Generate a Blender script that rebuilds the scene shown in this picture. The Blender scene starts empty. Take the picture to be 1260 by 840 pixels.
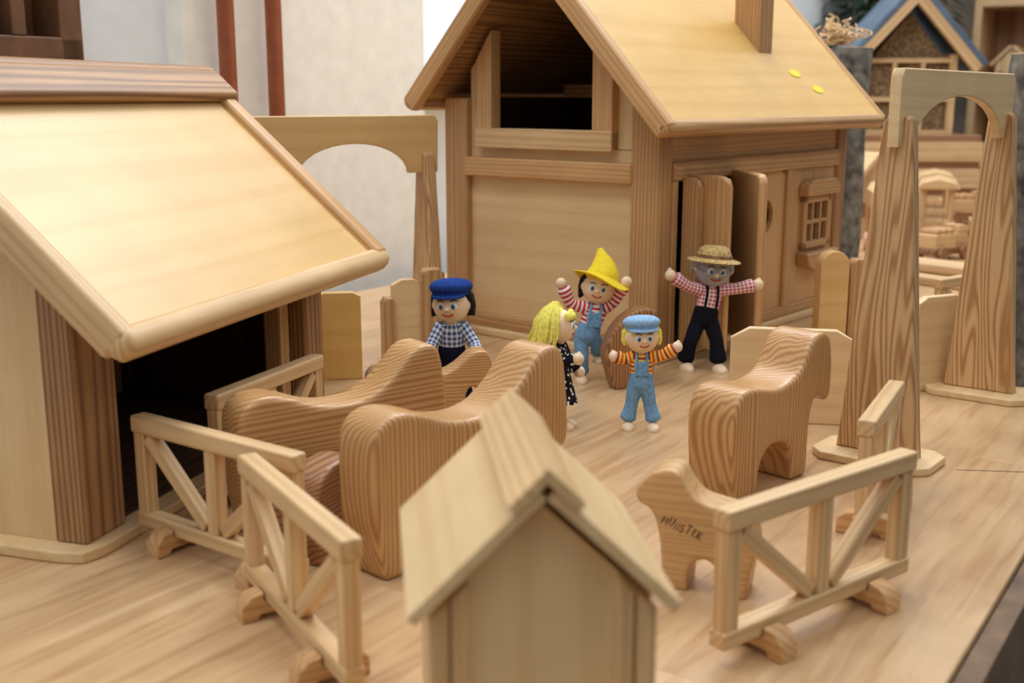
import bpy, bmesh, math, random
from mathutils import Vector, Matrix
random.seed(7)
S = 0.01                       # everything below is written in centimetres
C = bpy.context.scene.collection
R = math.radians
PI = math.pi

# ------------------------------------------------------------------ materials
def lin(c):
    return tuple(((x/255)/12.92 if x/255 <= .04045 else (((x/255)+.055)/1.055)**2.4) for x in c)+(1,)
def newmat(name):
    m = bpy.data.materials.new(name); m.use_nodes = True
    nt = m.node_tree; b = nt.nodes['Principled BSDF']
    return m, nt, b
def nd(nt, typ, ins=None, **kw):
    n = nt.nodes.new(typ)
    for k, v in kw.items(): setattr(n, k, v)
    for k, v in (ins or {}).items():
        if hasattr(v, 'is_linked') or isinstance(v, bpy.types.NodeSocket): nt.links.new(v, n.inputs[k])
        else: n.inputs[k].default_value = v
    return n
def gco(nt, rand=True):
    a = nd(nt, 'ShaderNodeAttribute', attribute_name='gco')
    if not rand: return a.outputs['Vector']
    o = nd(nt, 'ShaderNodeObjectInfo')
    s = nd(nt, 'ShaderNodeVectorMath', {0: (41, 9, 4)}, operation='SCALE')
    nt.links.new(o.outputs['Random'], s.inputs['Scale'])
    return nd(nt, 'ShaderNodeVectorMath', {0: a.outputs['Vector'], 1: s.outputs[0]}, operation='ADD').outputs[0]
def ramp(nt, fac, stops, interp='LINEAR'):
    r = nd(nt, 'ShaderNodeValToRGB', {0: fac}); r.color_ramp.interpolation = interp
    e = r.color_ramp.elements
    while len(e) < len(stops): e.new(.5)
    for i, (p, c) in enumerate(stops): e[i].position = p; e[i].color = c
    return r.outputs[0]
def mix(nt, fac, a, b, mode='MIX'):
    m = nd(nt, 'ShaderNodeMix', data_type='RGBA', blend_type=mode)
    for k, v in ((0, fac), (6, a), (7, b)):
        if isinstance(v, bpy.types.NodeSocket): nt.links.new(v, m.inputs[k])
        else: m.inputs[k].default_value = v
    return m.outputs[2]
def wood(name, light, dark, period=.4, stretch=.03, dist=.5, rough=.5, fine=.08, spec=.4, off=(0, 11, 9), blotch=.1):
    m, nt, b = newmat(name)
    v = gco(nt)
    mp = nd(nt, 'ShaderNodeVectorMath', {0: v, 1: (stretch, 1, 1)}, operation='MULTIPLY').outputs[0]
    n1 = nd(nt, 'ShaderNodeTexNoise', {'Vector': mp, 'Scale': .38, 'Detail': 2.0})
    o = nd(nt, 'ShaderNodeVectorMath', {0: n1.outputs['Color'], 1: (.5, .5, .5)}, operation='SUBTRACT').outputs[0]
    o = nd(nt, 'ShaderNodeVectorMath', {0: o, 'Scale': dist*3}, operation='SCALE').outputs[0]
    o = nd(nt, 'ShaderNodeVectorMath', {0: mp, 1: o}, operation='ADD').outputs[0]
    o = nd(nt, 'ShaderNodeVectorMath', {0: o, 1: off}, operation='ADD').outputs[0]
    w = nd(nt, 'ShaderNodeTexWave', {'Vector': o, 'Scale': .314/period, 'Distortion': 0.0}, wave_type='RINGS', rings_direction='X')
    col = ramp(nt, w.outputs['Fac'], [(0, lin(light)), (.45, lin([l*.8+d*.2 for l, d in zip(light, dark)])), (.97, lin(dark))])
    mf = nd(nt, 'ShaderNodeVectorMath', {0: v, 1: (.05, 1, 1)}, operation='MULTIPLY').outputs[0]
    n2 = nd(nt, 'ShaderNodeTexNoise', {'Vector': mf, 'Scale': 6.0, 'Detail': 3.0})
    g = ramp(nt, n2.outputs['Fac'], [(.3, (1-fine*2,)*3+(1,)), (.7, (1+fine*.3,)*3+(1,))])
    n3 = nd(nt, 'ShaderNodeTexNoise', {'Vector': v, 'Scale': .16, 'Detail': 2.0})
    g3 = ramp(nt, n3.outputs['Fac'], [(.3, (1-blotch, 1-blotch*1.15, 1-blotch*1.3, 1)), (.7, (1.03, 1.03, 1.03, 1))])
    col = mix(nt, 1.0, col, g, 'MULTIPLY'); col = mix(nt, 1.0, col, g3, 'MULTIPLY')
    nt.links.new(col, b.inputs['Base Color'])
    bp = nd(nt, 'ShaderNodeBump', {'Height': w.outputs['Fac'], 'Strength': .06, 'Distance': .0002})
    nt.links.new(bp.outputs[0], b.inputs['Normal'])
    b.inputs['Roughness'].default_value = rough
    b.inputs['Specular IOR Level'].default_value = spec
    return m
def plain(name, c, rough=.6, metal=0, noise=0, scale=60, bump=0, spec=.5):
    m, nt, b = newmat(name)
    b.inputs['Roughness'].default_value = rough; b.inputs['Metallic'].default_value = metal
    b.inputs['Specular IOR Level'].default_value = spec
    t = nd(nt, 'ShaderNodeTexCoord')
    n = nd(nt, 'ShaderNodeTexNoise', {'Vector': t.outputs['Object'], 'Scale': float(scale), 'Detail': 4.0})
    col = ramp(nt, n.outputs['Fac'], [(.3, lin([x*(1-noise) for x in c])), (.7, lin([min(255, x*(1+noise*.4)) for x in c]))])
    nt.links.new(col, b.inputs['Base Color'])
    if bump:
        bp = nd(nt, 'ShaderNodeBump', {'Height': n.outputs['Fac'], 'Strength': bump, 'Distance': .002})
        nt.links.new(bp.outputs[0], b.inputs['Normal'])
    return m
def pattern(name, a, bcol, period, kind='stripe', third=None):
    m, nt, b = newmat(name); b.inputs['Roughness'].default_value = .9; b.inputs['Specular IOR Level'].default_value = .15
    v = gco(nt, False)
    sx = nd(nt, 'ShaderNodeSeparateXYZ', {0: v})
    def band(sock, per):
        q = nd(nt, 'ShaderNodeMath', {0: sock, 1: per}, operation='DIVIDE').outputs[0]
        q = nd(nt, 'ShaderNodeMath', {0: q}, operation='FRACT').outputs[0]
        return nd(nt, 'ShaderNodeMath', {0: q, 1: .5}, operation='GREATER_THAN').outputs[0]
    fx = band(sx.outputs[0], period)
    if kind == 'stripe':
        col = mix(nt, fx, lin(a), lin(bcol))
        if third:
            f2 = band(sx.outputs[0], period*2)
            col = mix(nt, fx, mix(nt, f2, lin(a), lin(third)), lin(bcol))
    elif kind == 'check':
        fy = band(sx.outputs[1], period)
        s = nd(nt, 'ShaderNodeMath', {0: fx, 1: fy}, operation='ADD').outputs[0]
        s = nd(nt, 'ShaderNodeMath', {0: s, 1: .5}, operation='MULTIPLY').outputs[0]
        col = mix(nt, s, lin(a), lin(bcol))
    else:
        vo = nd(nt, 'ShaderNodeTexVoronoi', {'Vector': v, 'Scale': 1/period})
        f = nd(nt, 'ShaderNodeMath', {0: vo.outputs['Distance'], 1: .33}, operation='LESS_THAN').outputs[0]
        col = mix(nt, f, lin(a), lin(bcol))
    nt.links.new(col, b.inputs['Base Color'])
    return m

M = {}
M['ply'] = wood('birch_plywood', (232, 202, 154), (226, 193, 143), period=1.2, stretch=.03, dist=1.0, rough=.42, fine=.03, blotch=.06)
M['ply_roof'] = wood('varnished_plywood', (230, 191, 130), (224, 183, 120), period=1.9, stretch=.04, dist=1.2, rough=.32, fine=.025, blotch=.07)
M['ply_gold'] = wood('golden_plywood', (228, 185, 110), (222, 177, 101), period=1.9, stretch=.04, dist=1.2, rough=.32, fine=.025, blotch=.06)
M['pine'] = wood('light_pine', (218, 174, 122), (202, 154, 102), period=.34, rough=.4, fine=.05)
M['pine_pale'] = wood('pale_pine', (228, 194, 146), (212, 174, 124), period=.42, rough=.42, fine=.05)
M['larch'] = wood('striped_larch', (208, 166, 116), (182, 137, 91), period=.32, dist=.5, rough=.42, fine=.06)
M['larch_bold'] = wood('bold_striped_larch', (218, 180, 130), (178, 131, 86), period=.42, stretch=.1, dist=1.5, rough=.42, off=(0, .4, 2.4), fine=.05)
M['larch_dark'] = wood('dark_striped_larch', (186, 142, 96), (138, 97, 64), period=.34, dist=.6, rough=.42)
M['cow'] = wood('animal_larch', (212, 168, 114), (180, 130, 82), period=.27, stretch=.03, dist=.5, rough=.3, fine=.05)
M['cow_dark'] = wood('dark_animal_larch', (180, 132, 88), (134, 90, 58), period=.28, stretch=.03, dist=.5, rough=.36)
M['dogwood'] = wood('pale_animal_wood', (216, 175, 122), (204, 160, 108), period=.3, stretch=.03, dist=.6, rough=.4)
M['inside'] = wood('timber_painted_shade', (86, 58, 38), (64, 42, 28), period=.7, rough=.7)  # interior shade put into the colour, for insides of the buildings
M['trunk_cut'] = plain('cut_log_face', (196, 160, 116), .8, noise=.15)
M['bark'] = plain('grey_bark', (128, 124, 116), .95, noise=.45, scale=70, bump=.9)
M['plaster'] = plain('rough_cream_plaster', (250, 249, 242), .95, noise=.03, scale=40, bump=.35, spec=.2)
M['plaster_w'] = plain('white_plaster', (238, 244, 248), .95, noise=.04, scale=14, bump=.15, spec=.2)
M['wall_dim'] = plain('dim_wall', (160, 148, 132), .95, noise=.35, scale=5)
M['wall_room'] = plain('room_wall', (140, 136, 130), .95, noise=.1, scale=5)
M['copper'] = plain('painted_copper', (156, 88, 58), .4, metal=.25, noise=.1)
M['brown'] = plain('stained_brown_timber', (112, 76, 50), .6, noise=.25, scale=30)
M['white'] = plain('white_paint', (236, 238, 238), .5)
M['floor'] = plain('grey_floor', (96, 92, 88), .8, noise=.15, scale=6)
M['edge'] = plain('dark_table_edge', (122, 96, 72), .7, noise=.25, scale=40)
M['skin'] = plain('pale_turned_wood', (242, 215, 180), .42, noise=.04)
M['greyface'] = plain('grey_cloth_face', (166, 168, 176), .9, noise=.1, scale=300, spec=.1)
M['black'] = plain('black_paint', (24, 20, 20), .5)
M['eyewhite'] = plain('white_eye_paint', (244, 244, 240), .4)
M['iris'] = plain('blue_eye_paint', (70, 130, 180), .4)
M['red'] = plain('red_mouth_paint', (190, 52, 48), .5)
M['denim'] = plain('light_blue_denim', (122, 168, 208), .95, noise=.14, scale=500, bump=.3, spec=.1)
M['denim_pale'] = plain('pale_blue_denim', (150, 188, 222), .95, noise=.12, scale=500, bump=.3, spec=.1)
M['navy'] = plain('navy_cloth', (26, 28, 52), .95, noise=.2, scale=400, spec=.1)
M['dark_cloth'] = plain('near_black_cloth', (24, 24, 32), .95, noise=.2, scale=400, spec=.1)
M['blue_cap'] = plain('royal_blue_felt', (38, 66, 140), .95, noise=.15, scale=500, spec=.1)
M['yellow_felt'] = plain('yellow_felt', (252, 222, 60), .95, noise=.06, scale=400, spec=.1)
M['blond'] = plain('yellow_yarn', (252, 236, 116), .95, noise=.12, scale=350, bump=.4, spec=.1)
M['black_hair'] = plain('black_yarn', (30, 26, 26), .95, noise=.3, scale=350, bump=.6)
M['grey_hair'] = plain('grey_yarn', (176, 182, 190), .95, noise=.2, scale=350, bump=.6)
M['straw'] = plain('woven_straw', (216, 184, 120), .9, noise=.3, scale=420, bump=.9)
M['metal'] = plain('silver_wire', (170, 170, 175), .3, metal=1)
M['s_red'] = pattern('red_white_stripe', (206, 44, 66), (240, 230, 226), .42)
M['s_multi'] = pattern('orange_stripe', (226, 92, 40), (242, 202, 92), .4, third=(160, 60, 60))
M['c_red'] = pattern('red_gingham', (186, 36, 62), (240, 226, 226), .34, 'check')
M['c_blue'] = pattern('blue_gingham', (42, 78, 140), (226, 232, 240), .42, 'check')
M['floral'] = pattern('black_floral', (24, 24, 30), (232, 232, 226), .34, 'dots')
M['sticker'] = plain('yellow_sticker', (252, 226, 40), .4)
M['ink'] = plain('burnt_lettering', (40, 24, 16), .7)
M['slate'] = plain('slate_blue_roof', (92, 110, 132), .6, noise=.2, scale=30)
M['reed'] = plain('dark_reed_filling', (132, 106, 74), .9, noise=.5, scale=160, bump=1)
M['fir'] = plain('dark_fir_green', (38, 62, 38), .9, noise=.4, scale=40)
M['pink'] = plain('pink_wheel_paint', (206, 160, 132), .5)
M['slot'] = plain('dark_joint_slot', (70, 48, 32), .8)
M['bgwood'] = wood('background_wood', (226, 192, 146), (210, 172, 126), period=.8)
M['bgdark'] = wood('background_dark_wood', (168, 124, 88), (136, 96, 66), period=.8)

def table_mat():
    m, nt, b = newmat('butcher_block')
    v = gco(nt, False)
    br = nd(nt, 'ShaderNodeTexBrick', {'Vector': v, 'Scale': 1.0, 'Mortar Size': .02, 'Brick Width': 40.0, 'Row Height': 4.6,
            'Color1': (0, 0, 0, 1), 'Color2': (1, 1, 1, 1), 'Mortar': (.3, .3, .3, 1), 'Mortar Smooth': .3, 'Bias': 0.0})
    off = nd(nt, 'ShaderNodeVectorMath', {0: br.outputs['Color'], 1: (30, 7, 5)}, operation='MULTIPLY').outputs[0]
    p = nd(nt, 'ShaderNodeVectorMath', {0: v, 1: off}, operation='ADD').outputs[0]
    mp = nd(nt, 'ShaderNodeVectorMath', {0: p, 1: (.09, 1, 1)}, operation='MULTIPLY').outputs[0]
    n = nd(nt, 'ShaderNodeTexNoise', {'Vector': mp, 'Scale': 1.1, 'Detail': 5.0, 'Distortion': .8})
    base = ramp(nt, n.outputs['Fac'], [(.28, lin((186, 148, 108))), (.5, lin((210, 176, 134))), (.75, lin((220, 190, 150)))])
    n4 = nd(nt, 'ShaderNodeTexNoise', {'Vector': v, 'Scale': .13, 'Detail': 3.0})
    g4 = ramp(nt, n4.outputs['Fac'], [(.35, (.86, .82, .77, 1)), (.62, (1.02, 1.01, 1, 1))])
    tint = ramp(nt, br.outputs['Color'], [(0, (.88, .85, .82, 1)), (1, (1.02, 1.01, 1, 1))])
    col = mix(nt, 1.0, base, tint, 'MULTIPLY'); col = mix(nt, 1.0, col, g4, 'MULTIPLY')
    col = mix(nt, br.outputs['Fac'], col, lin((168, 126, 86)))
    nt.links.new(col, b.inputs['Base Color'])
    b.inputs['Roughness'].default_value = .28
    b.inputs['Specular IOR Level'].default_value = .55
    return m
M['table'] = table_mat()

# ------------------------------------------------------------------ mesh helpers
def T(x, y, z): return Matrix.Translation((x, y, z))
def frame(c, x, y):
    x = Vector(x).normalized(); y = Vector(y); z = x.cross(y).normalized(); y = z.cross(x)
    m = Matrix((x, y, z)).transposed().to_4x4(); m.translation = Vector(c); return m
SIDE = frame((0, 0, 0), (1, 0, 0), (0, 0, 1))      # outline x -> x, y -> z
YZ = frame((0, 0, 0), (0, 1, 0), (0, 0, 1))        # outline x -> y, y -> z
class MB:
    def __init__(s): s.v = []; s.f = []; s.g = []
    def add(s, vs, fs, Mx=None, gs=None, axis=0):
        o = len(s.v); r = Vector((random.uniform(-9, 9), random.uniform(-3, 3), random.uniform(-3, 3)))
        for i, p in enumerate(vs):
            p = Vector(p)
            q = Vector(gs[i]) if gs else Vector((p[axis], p[(axis+1) % 3], p[(axis+2) % 3])) + r
            s.g.append(q); s.v.append(Mx @ p if Mx else p)
        for f in fs: s.f.append([a+o for a in f])
        return s
    def box(s, size, Mx=None, bev=.12, axis=None, raw=False):
        bm = bmesh.new(); bmesh.ops.create_cube(bm, size=1)
        for v in bm.verts: v.co = Vector((v.co.x*size[0], v.co.y*size[1], v.co.z*size[2]))
        if bev: bmesh.ops.bevel(bm, geom=bm.edges[:], offset=min(bev, min(size)*.45), segments=2, profile=.5, affect='EDGES')
        bm.verts.index_update()
        vs = [v.co.copy() for v in bm.verts]; fs = [[v.index for v in f.verts] for f in bm.faces]; bm.free()
        if axis is None: axis = max(range(3), key=lambda k: size[k])
        gs = [Vector((p[axis], p[(axis+1) % 3], p[(axis+2) % 3])) for p in vs] if raw else None
        return s.add(vs, fs, Mx, gs, axis)
    def block(s, a, b, bev=.12, axis=None):
        c = [(p+q)/2 for p, q in zip(a, b)]; return s.box([abs(q-p) for p, q in zip(a, b)], T(*c), bev, axis)
    def bar(s, p, q, w, h, up=(0, 0, 1), bev=.12):
        p = Vector(p); q = Vector(q); d = q-p
        y = Vector(up).cross(d)
        if y.length < 1e-4: y = Vector((0, 1, 0))
        return s.box((d.length, w, h), frame((p+q)/2, d, y), bev, 0)
    def slab(s, pts, t, Mx=None, bev=.2, axis=0, n=3, raw=False):
        pts = [Vector((p[0], p[1])) for p in pts]; N = len(pts)
        A = sum(pts[i].x*pts[(i+1) % N].y-pts[(i+1) % N].x*pts[i].y for i in range(N))
        if A < 0: pts.reverse()
        nr = []
        for i in range(N):
            a = (pts[i]-pts[i-1]).normalized(); b = (pts[(i+1) % N]-pts[i]).normalized()
            na = Vector((-a.y, a.x)); nb = Vector((-b.y, b.x)); m = na+nb
            if m.length < 1e-4: m = na
            m.normalize(); nr.append(m/max(.5, m.dot(na)))
        rings = []
        if bev:
            for k in range(n+1):
                a = PI/2*(1-k/n); rings.append((bev*(1-math.cos(a)), t/2-bev+bev*math.sin(a)))
        else: rings = [(0, t/2)]
        rings = rings+[(i, -z) for i, z in reversed(rings)]
        vs = []; fs = []
        for ins, z in rings:
            for i in range(N): q = pts[i]+nr[i]*ins; vs.append((q.x, q.y, z))
        for k in range(len(rings)-1):
            for i in range(N):
                j = (i+1) % N; fs.append([k*N+j, k*N+i, (k+1)*N+i, (k+1)*N+j])
        fs.append(list(range(N))); fs.append([(len(rings)-1)*N+i for i in range(N)][::-1])
        gs = [Vector((p[axis], p[(axis+2) % 3] if axis == 1 else p[1], p[2])) for p in vs] if raw else None
        return s.add(vs, fs, Mx, gs, axis)
    def tube(s, pts, rad, seg=14, Mx=None, flat=1.0):
        pts = [Vector(p) for p in pts]
        if not hasattr(rad, '__len__'): rad = [rad]*len(pts)
        d0 = (pts[0]-pts[1]).normalized(); d1 = (pts[-1]-pts[-2]).normalized()
        P = [pts[0]+d0*rad[0]*.5, pts[0]+d0*rad[0]*.3]+pts+[pts[-1]+d1*rad[-1]*.3, pts[-1]+d1*rad[-1]*.5]
        Q = [rad[0]*.5, rad[0]*.87]+list(rad)+[rad[-1]*.87, rad[-1]*.5]
        vs = []; fs = []; gs = []; L = 0; ref = None
        for k, p in enumerate(P):
            t = (P[min(k+1, len(P)-1)]-P[max(k-1, 0)]).normalized()
            if ref is None:
                ref = t.orthogonal() if abs(t.z) < .9 else Vector((1, 0, 0))
            ref = (ref-t*ref.dot(t)).normalized(); w = t.cross(ref)
            if k: L += (p-P[k-1]).length
            for i in range(seg):
                a = 2*PI*i/seg; vs.append(p+ref*math.cos(a)*Q[k]+w*math.sin(a)*Q[k]*flat); gs.append((L, a*max(rad), 0))
        for k in range(len(P)-1):
            for i in range(seg):
                j = (i+1) % seg; fs.append([k*seg+i, k*seg+j, (k+1)*seg+j, (k+1)*seg+i])
        fs.append(list(range(seg))[::-1]); fs.append([(len(P)-1)*seg+i for i in range(seg)])
        return s.add(vs, fs, Mx, gs)
    def ball(s, c, r, Mx=None, u=20, v=12, zmin=None):
        if not hasattr(r, '__len__'): r = (r, r, r)
        bm = bmesh.new(); bmesh.ops.create_uvsphere(bm, u_segments=u, v_segments=v, radius=1); bm.verts.index_update()
        vs = [Vector((p.co.x*r[0]+c[0], p.co.y*r[1]+c[1], p.co.z*r[2]+c[2])) for p in bm.verts]
        if zmin is not None:
            for p in vs: p.z = max(p.z, zmin)
        fs = [[p.index for p in f.verts] for f in bm.faces]; bm.free()
        return s.add(vs, fs, Mx)
    def lathe(s, prof, seg=28, Mx=None):
        vs = []; fs = []
        for r, z in prof:
            for i in range(seg): a = 2*PI*i/seg; vs.append((r*math.cos(a), r*math.sin(a), z))
        for k in range(len(prof)-1):
            for i in range(seg):
                j = (i+1) % seg; fs.append([k*seg+i, k*seg+j, (k+1)*seg+j, (k+1)*seg+i])
        fs.append(list(range(seg))[::-1]); fs.append([(len(prof)-1)*seg+i for i in range(seg)])
        return s.add(vs, fs, Mx, None, 2)
    def build(s, name, mat, parent=None, sharp=50):
        me = bpy.data.meshes.new(name)
        me.from_pydata([v*S for v in s.v], [], s.f)
        at = me.attributes.new('gco', 'FLOAT_VECTOR', 'POINT')
        at.data.foreach_set('vector', [c for g in s.g for c in g])
        bm = bmesh.new(); bm.from_mesh(me); bmesh.ops.recalc_face_normals(bm, faces=bm.faces[:]); bm.to_mesh(me); bm.free()
        me.shade_smooth(); me.set_sharp_from_angle(angle=R(sharp))
        me.materials.append(M[mat] if isinstance(mat, str) else mat)
        o = bpy.data.objects.new(name, me); C.objects.link(o)
        if parent: o.parent = parent
        w = o.modifiers.new('wn', 'WEIGHTED_NORMAL'); w.keep_sharp = True
        return o
    def fuse(s, name, mat, parent=None, vox=.12, it=6, perm=(0, 2, 1), ground=False):
        """unite everything in the builder into one continuous smooth skin"""
        me = bpy.data.meshes.new(name); me.from_pydata([v*S for v in s.v], [], s.f)
        bm = bmesh.new(); bm.from_mesh(me); bmesh.ops.recalc_face_normals(bm, faces=bm.faces[:]); bm.to_mesh(me); bm.free()
        t = bpy.data.objects.new('t', me); C.objects.link(t)
        r = t.modifiers.new('r', 'REMESH'); r.mode = 'VOXEL'; r.voxel_size = vox*S; r.use_smooth_shade = True
        k = t.modifiers.new('k', 'SMOOTH'); k.iterations = it; k.factor = .6
        bpy.context.view_layer.update()
        n = bpy.data.meshes.new_from_object(t.evaluated_get(bpy.context.evaluated_depsgraph_get()))
        bpy.data.objects.remove(t); bpy.data.meshes.remove(me); n.name = name
        co = [v.co.copy() for v in n.vertices]
        if ground:
            z0 = min(c.z for c in co)
            for v in n.vertices: v.co.z = max(0, v.co.z-z0)
        ro = Vector((random.uniform(-9, 9), random.uniform(-3, 3), random.uniform(-3, 3)))
        at = n.attributes.new('gco', 'FLOAT_VECTOR', 'POINT')
        at.data.foreach_set('vector', [x for c in co for x in (c[perm[0]]/S+ro[0], c[perm[1]]/S+ro[1], c[perm[2]]/S+ro[2])])
        n.shade_smooth(); n.materials.clear(); n.materials.append(M[mat])
        o = bpy.data.objects.new(name, n); C.objects.link(o)
        if parent: o.parent = parent
        return o
def tag(o, label, cat, group=None):
    o['label'] = label; o['category'] = cat
    if group: o['group'] = group
    return o
def thing(name, label, cat, x, y, z=0, rz=0, group=None):
    o = bpy.data.objects.new(name, None); C.objects.link(o); o.empty_display_size = .01
    o.location = (x*S, y*S, z*S); o.rotation_euler.z = R(rz)
    return tag(o, label, cat, group)
def struct(o): o['kind'] = 'structure'; return o
def copy_tree(o, parent=None):
    c = o.copy(); C.objects.link(c); c.parent = parent
    for ch in [x for x in bpy.data.objects if x.parent == o and x.name != c.name]: copy_tree(ch, c)
    return c
def smooth(pts, n=5):
    out = []; N = len(pts); P = [Vector(p) for p in pts]
    for i in range(N):
        a, b, c, d = P[i-1], P[i], P[(i+1) % N], P[(i+2) % N]
        for k in range(n):
            t = k/n
            out.append(.5*((2*b)+(c-a)*t+(2*a-5*b+4*c-d)*t*t+(3*b-3*c+d-a)*t**3))
    return out

# ------------------------------------------------------------------ setting
E = Vector((.5593, .829)); TA = -34.0            # table long direction
P0 = Vector((19, 45.5))
tb = thing('table', 'long butcher block wooden table with a dark edge carrying the toy farm', 'table', P0.x, P0.y, 0, TA)
m = MB(); 
m.box((90, 268, 3.6), T(-45, 94, -1.8), .15, 1, raw=True); m.build('tabletop', 'table', tb)
MB().block((.02, -39.8, -9), (1.2, 227.8, -.35), .1, 1).build('edge_band', 'edge', tb)
IT = Matrix.Rotation(R(-TA), 4, 'Z') @ T(-P0.x, -P0.y, 0)
jm = MB()
for (a, c) in (((30.5, 74.6), (41.5, 73.4)), ((38.6, 74.9), (40.2, 75.6)), ((40.2, 75.6), (41.0, 74.9)), ((37.6, 71.8), (39.0, 71.2)), ((39.0, 71.2), (39.8, 71.8))):
    p = IT @ Vector((a[0], a[1], .0)); q = IT @ Vector((c[0], c[1], .0)); jm.bar(p, q, .1 if a[0] < 33 else .45, .03, bev=0)
jm.build('joint_slots', 'slot', tb)
for lx in (-84, -6):
    for ly in (-34, 222): MB().block((lx-3, ly-3, -75), (lx+3, ly+3, -3.6), .3).build('leg', 'bgdark', tb)

mf = MB().block((-260, -120, -79), (420, 520, -75), 0); struct(mf.build('floor', 'floor'))
mf = MB().block((-220, -124, -75), (280, -118, 150), 0); struct(mf.build('wall_front', 'wall_room'))  # unseen wall behind the camera, added to cut ambient light
mf = MB().block((280, -124, -75), (286, 180, 150), 0); struct(mf.build('wall_right', 'wall_room'))  # unseen side wall, also added to lower the ambient light
# left wall with its window, in a frame whose x runs along the wall
NV = Vector((-.829, .5593)); W0 = P0+NV*97
WM = frame((W0.x, W0.y, 0), (E.x, E.y, 0), (NV.x, NV.y, 0))      # local y points out of the room
def wblock(mb, s0, s1, z0, z1, y0=0, y1=3, bev=0): 
    c = WM @ Vector(((s0+s1)/2, (y0+y1)/2, (z0+z1)/2)); X = WM.to_3x3()
    return mb.box((s1-s0, y1-y0, z1-z0), Matrix.Translation(c) @ X.to_4x4(), bev)
w = MB()
wblock(w, -120, 2, -75, 130); wblock(w, 2, 28, -75, 28.5); wblock(w, 2, 28, 90, 130); wblock(w, 28, 40, -75, 130)
wblock(w, 84, 122, -75, 25.5); wblock(w, 84, 122, 95, 130); wblock(w, 122, 330, -75, 130)
struct(w.build('wall_left', 'plaster_w'))
w = MB(); wblock(w, 40, 84, -75, 130, -2.5, 3, .6); struct(w.build('trim_1', 'plaster'))
wf = MB()
for a in ((84, 85.4, 25.5, 95), (120.6, 122, 25.5, 95), (84, 122, 25.5, 27)): wblock(wf, *a, 1, 2.6, .2)
struct(wf.build('window_1', 'white'))
wf = MB(); wblock(wf, 84.1, 123, 24.3, 25.5, -3.2, 3, .2); struct(wf.build('trim_2', 'white'))
wf = MB()
for a in ((2, 5, 28.5, 90), (25.3, 28, 28.5, 90), (2, 28, 28.5, 31), (2, 28, 60, 62), (14, 17, 31, 90), (20, 21.6, 31, 90)): wblock(wf, *a, -1.5, 3, .2)
struct(wf.build('window_2', 'brown'))
wf = MB(); wblock(wf, 3, 27, 29.5, 90, 3, 3.6); struct(wf.build('door_1', 'brown'))
bw = MB(); c = P0+E*330
bw.box((420, 8, 205), frame((c.x, c.y, 27.5), (-NV.x, -NV.y, 0), (E.x, E.y, 0)), 0); struct(bw.build('wall_back', 'wall_dim'))
for s, lab in ((44.9, 'brown copper pipe on the plaster wall, the one nearer the barn ridge'), (52.4, 'brown copper pipe on the plaster wall, the one nearer the arch behind the barn')):
    p = WM @ Vector((s, -4.4, 0)); t = thing('copper_pipe', lab, 'pipe', p.x, p.y, -75, 0, 'copper pipes on the wall')
    MB().tube([(0, 0, .6), (0, 0, 195)], 1.0, 16).build('pipe', 'copper', t)
    for z in (90, 160): MB().lathe([(1.1, z), (1.6, z), (1.6, z+2), (1.1, z+2)]).build('clamp', 'metal', t)

# ------------------------------------------------------------------ left barn
b = thing('toy_barn', 'open fronted wooden toy barn with yellow plywood roof and dark ridge', 'toy barn', -23.6, 59.4, 0, -16.7)
XR = -10.2
o = [(-21.5, -1), (-1, -1.3), (.4, -1), (.9, .2), (.9, 30.2), (.3, 31), (-21.5, 31)]
MB().slab(o, .7, T(0, 0, .35), .15, 1).build('base_plate', 'ply', b)
MB().block((-19.8, .6, .7), (-.6, 29.4, .85), .03, 1).build('floor_shade_sheet', 'inside', b)  # thin dark sheet over the base plate, painted as barn shade
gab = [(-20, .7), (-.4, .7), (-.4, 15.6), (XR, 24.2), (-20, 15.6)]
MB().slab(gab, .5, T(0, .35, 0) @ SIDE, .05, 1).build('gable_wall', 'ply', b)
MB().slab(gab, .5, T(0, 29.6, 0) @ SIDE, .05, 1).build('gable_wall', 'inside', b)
MB().slab(gab, .3, T(0, .8, 0) @ SIDE, .05, 1).build('gable_shade_sheet', 'inside', b)  # dark sheet behind the front gable, coloured as interior shade
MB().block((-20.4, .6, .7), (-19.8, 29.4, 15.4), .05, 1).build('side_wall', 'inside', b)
for x0, x1, y0, y1, mt in ((-2, .05, -.05, 3.6, 'larch_dark'), (-20.4, -18.4, -.05, 3.6, 'larch_dark'), (-2, .05, 27, 30, 'larch_dark'), (-20.4, -18.4, 27, 30, 'larch')):
    MB().block((x0, y0, .7), (x1, y1, 15.2), .15).build('corner_post', mt, b)
MB().block((-2.2, 24.6, .85), (-.8, 26, 15), .12).build('door_jamb', 'larch', b)
MB().block((-1.6, 3.6, 13.2), (-.1, 27, 15.4), .12).build('lintel', 'larch', b)
def slope(mb, xr, zr, xe, ze, y0, y1, up, th, bev, axis=1, a=0, bb=1):
    d = Vector((xe-xr, 0, ze-zr)); L = d.length; p = Vector((xr, 0, zr))+d*a; q = Vector((xr, 0, zr))+d*bb
    n = Vector((0, 1, 0)).cross(d).normalized()
    if n.z < 0: n = -n
    c = (p+q)/2+Vector((0, (y0+y1)/2, 0))+n*(up+th/2)
    return mb.box(((q-p).length, y1-y0, th), frame(c, d, (0, 1, 0)), bev, axis)
RZ, EZ = 25.7, 12.4
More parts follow.
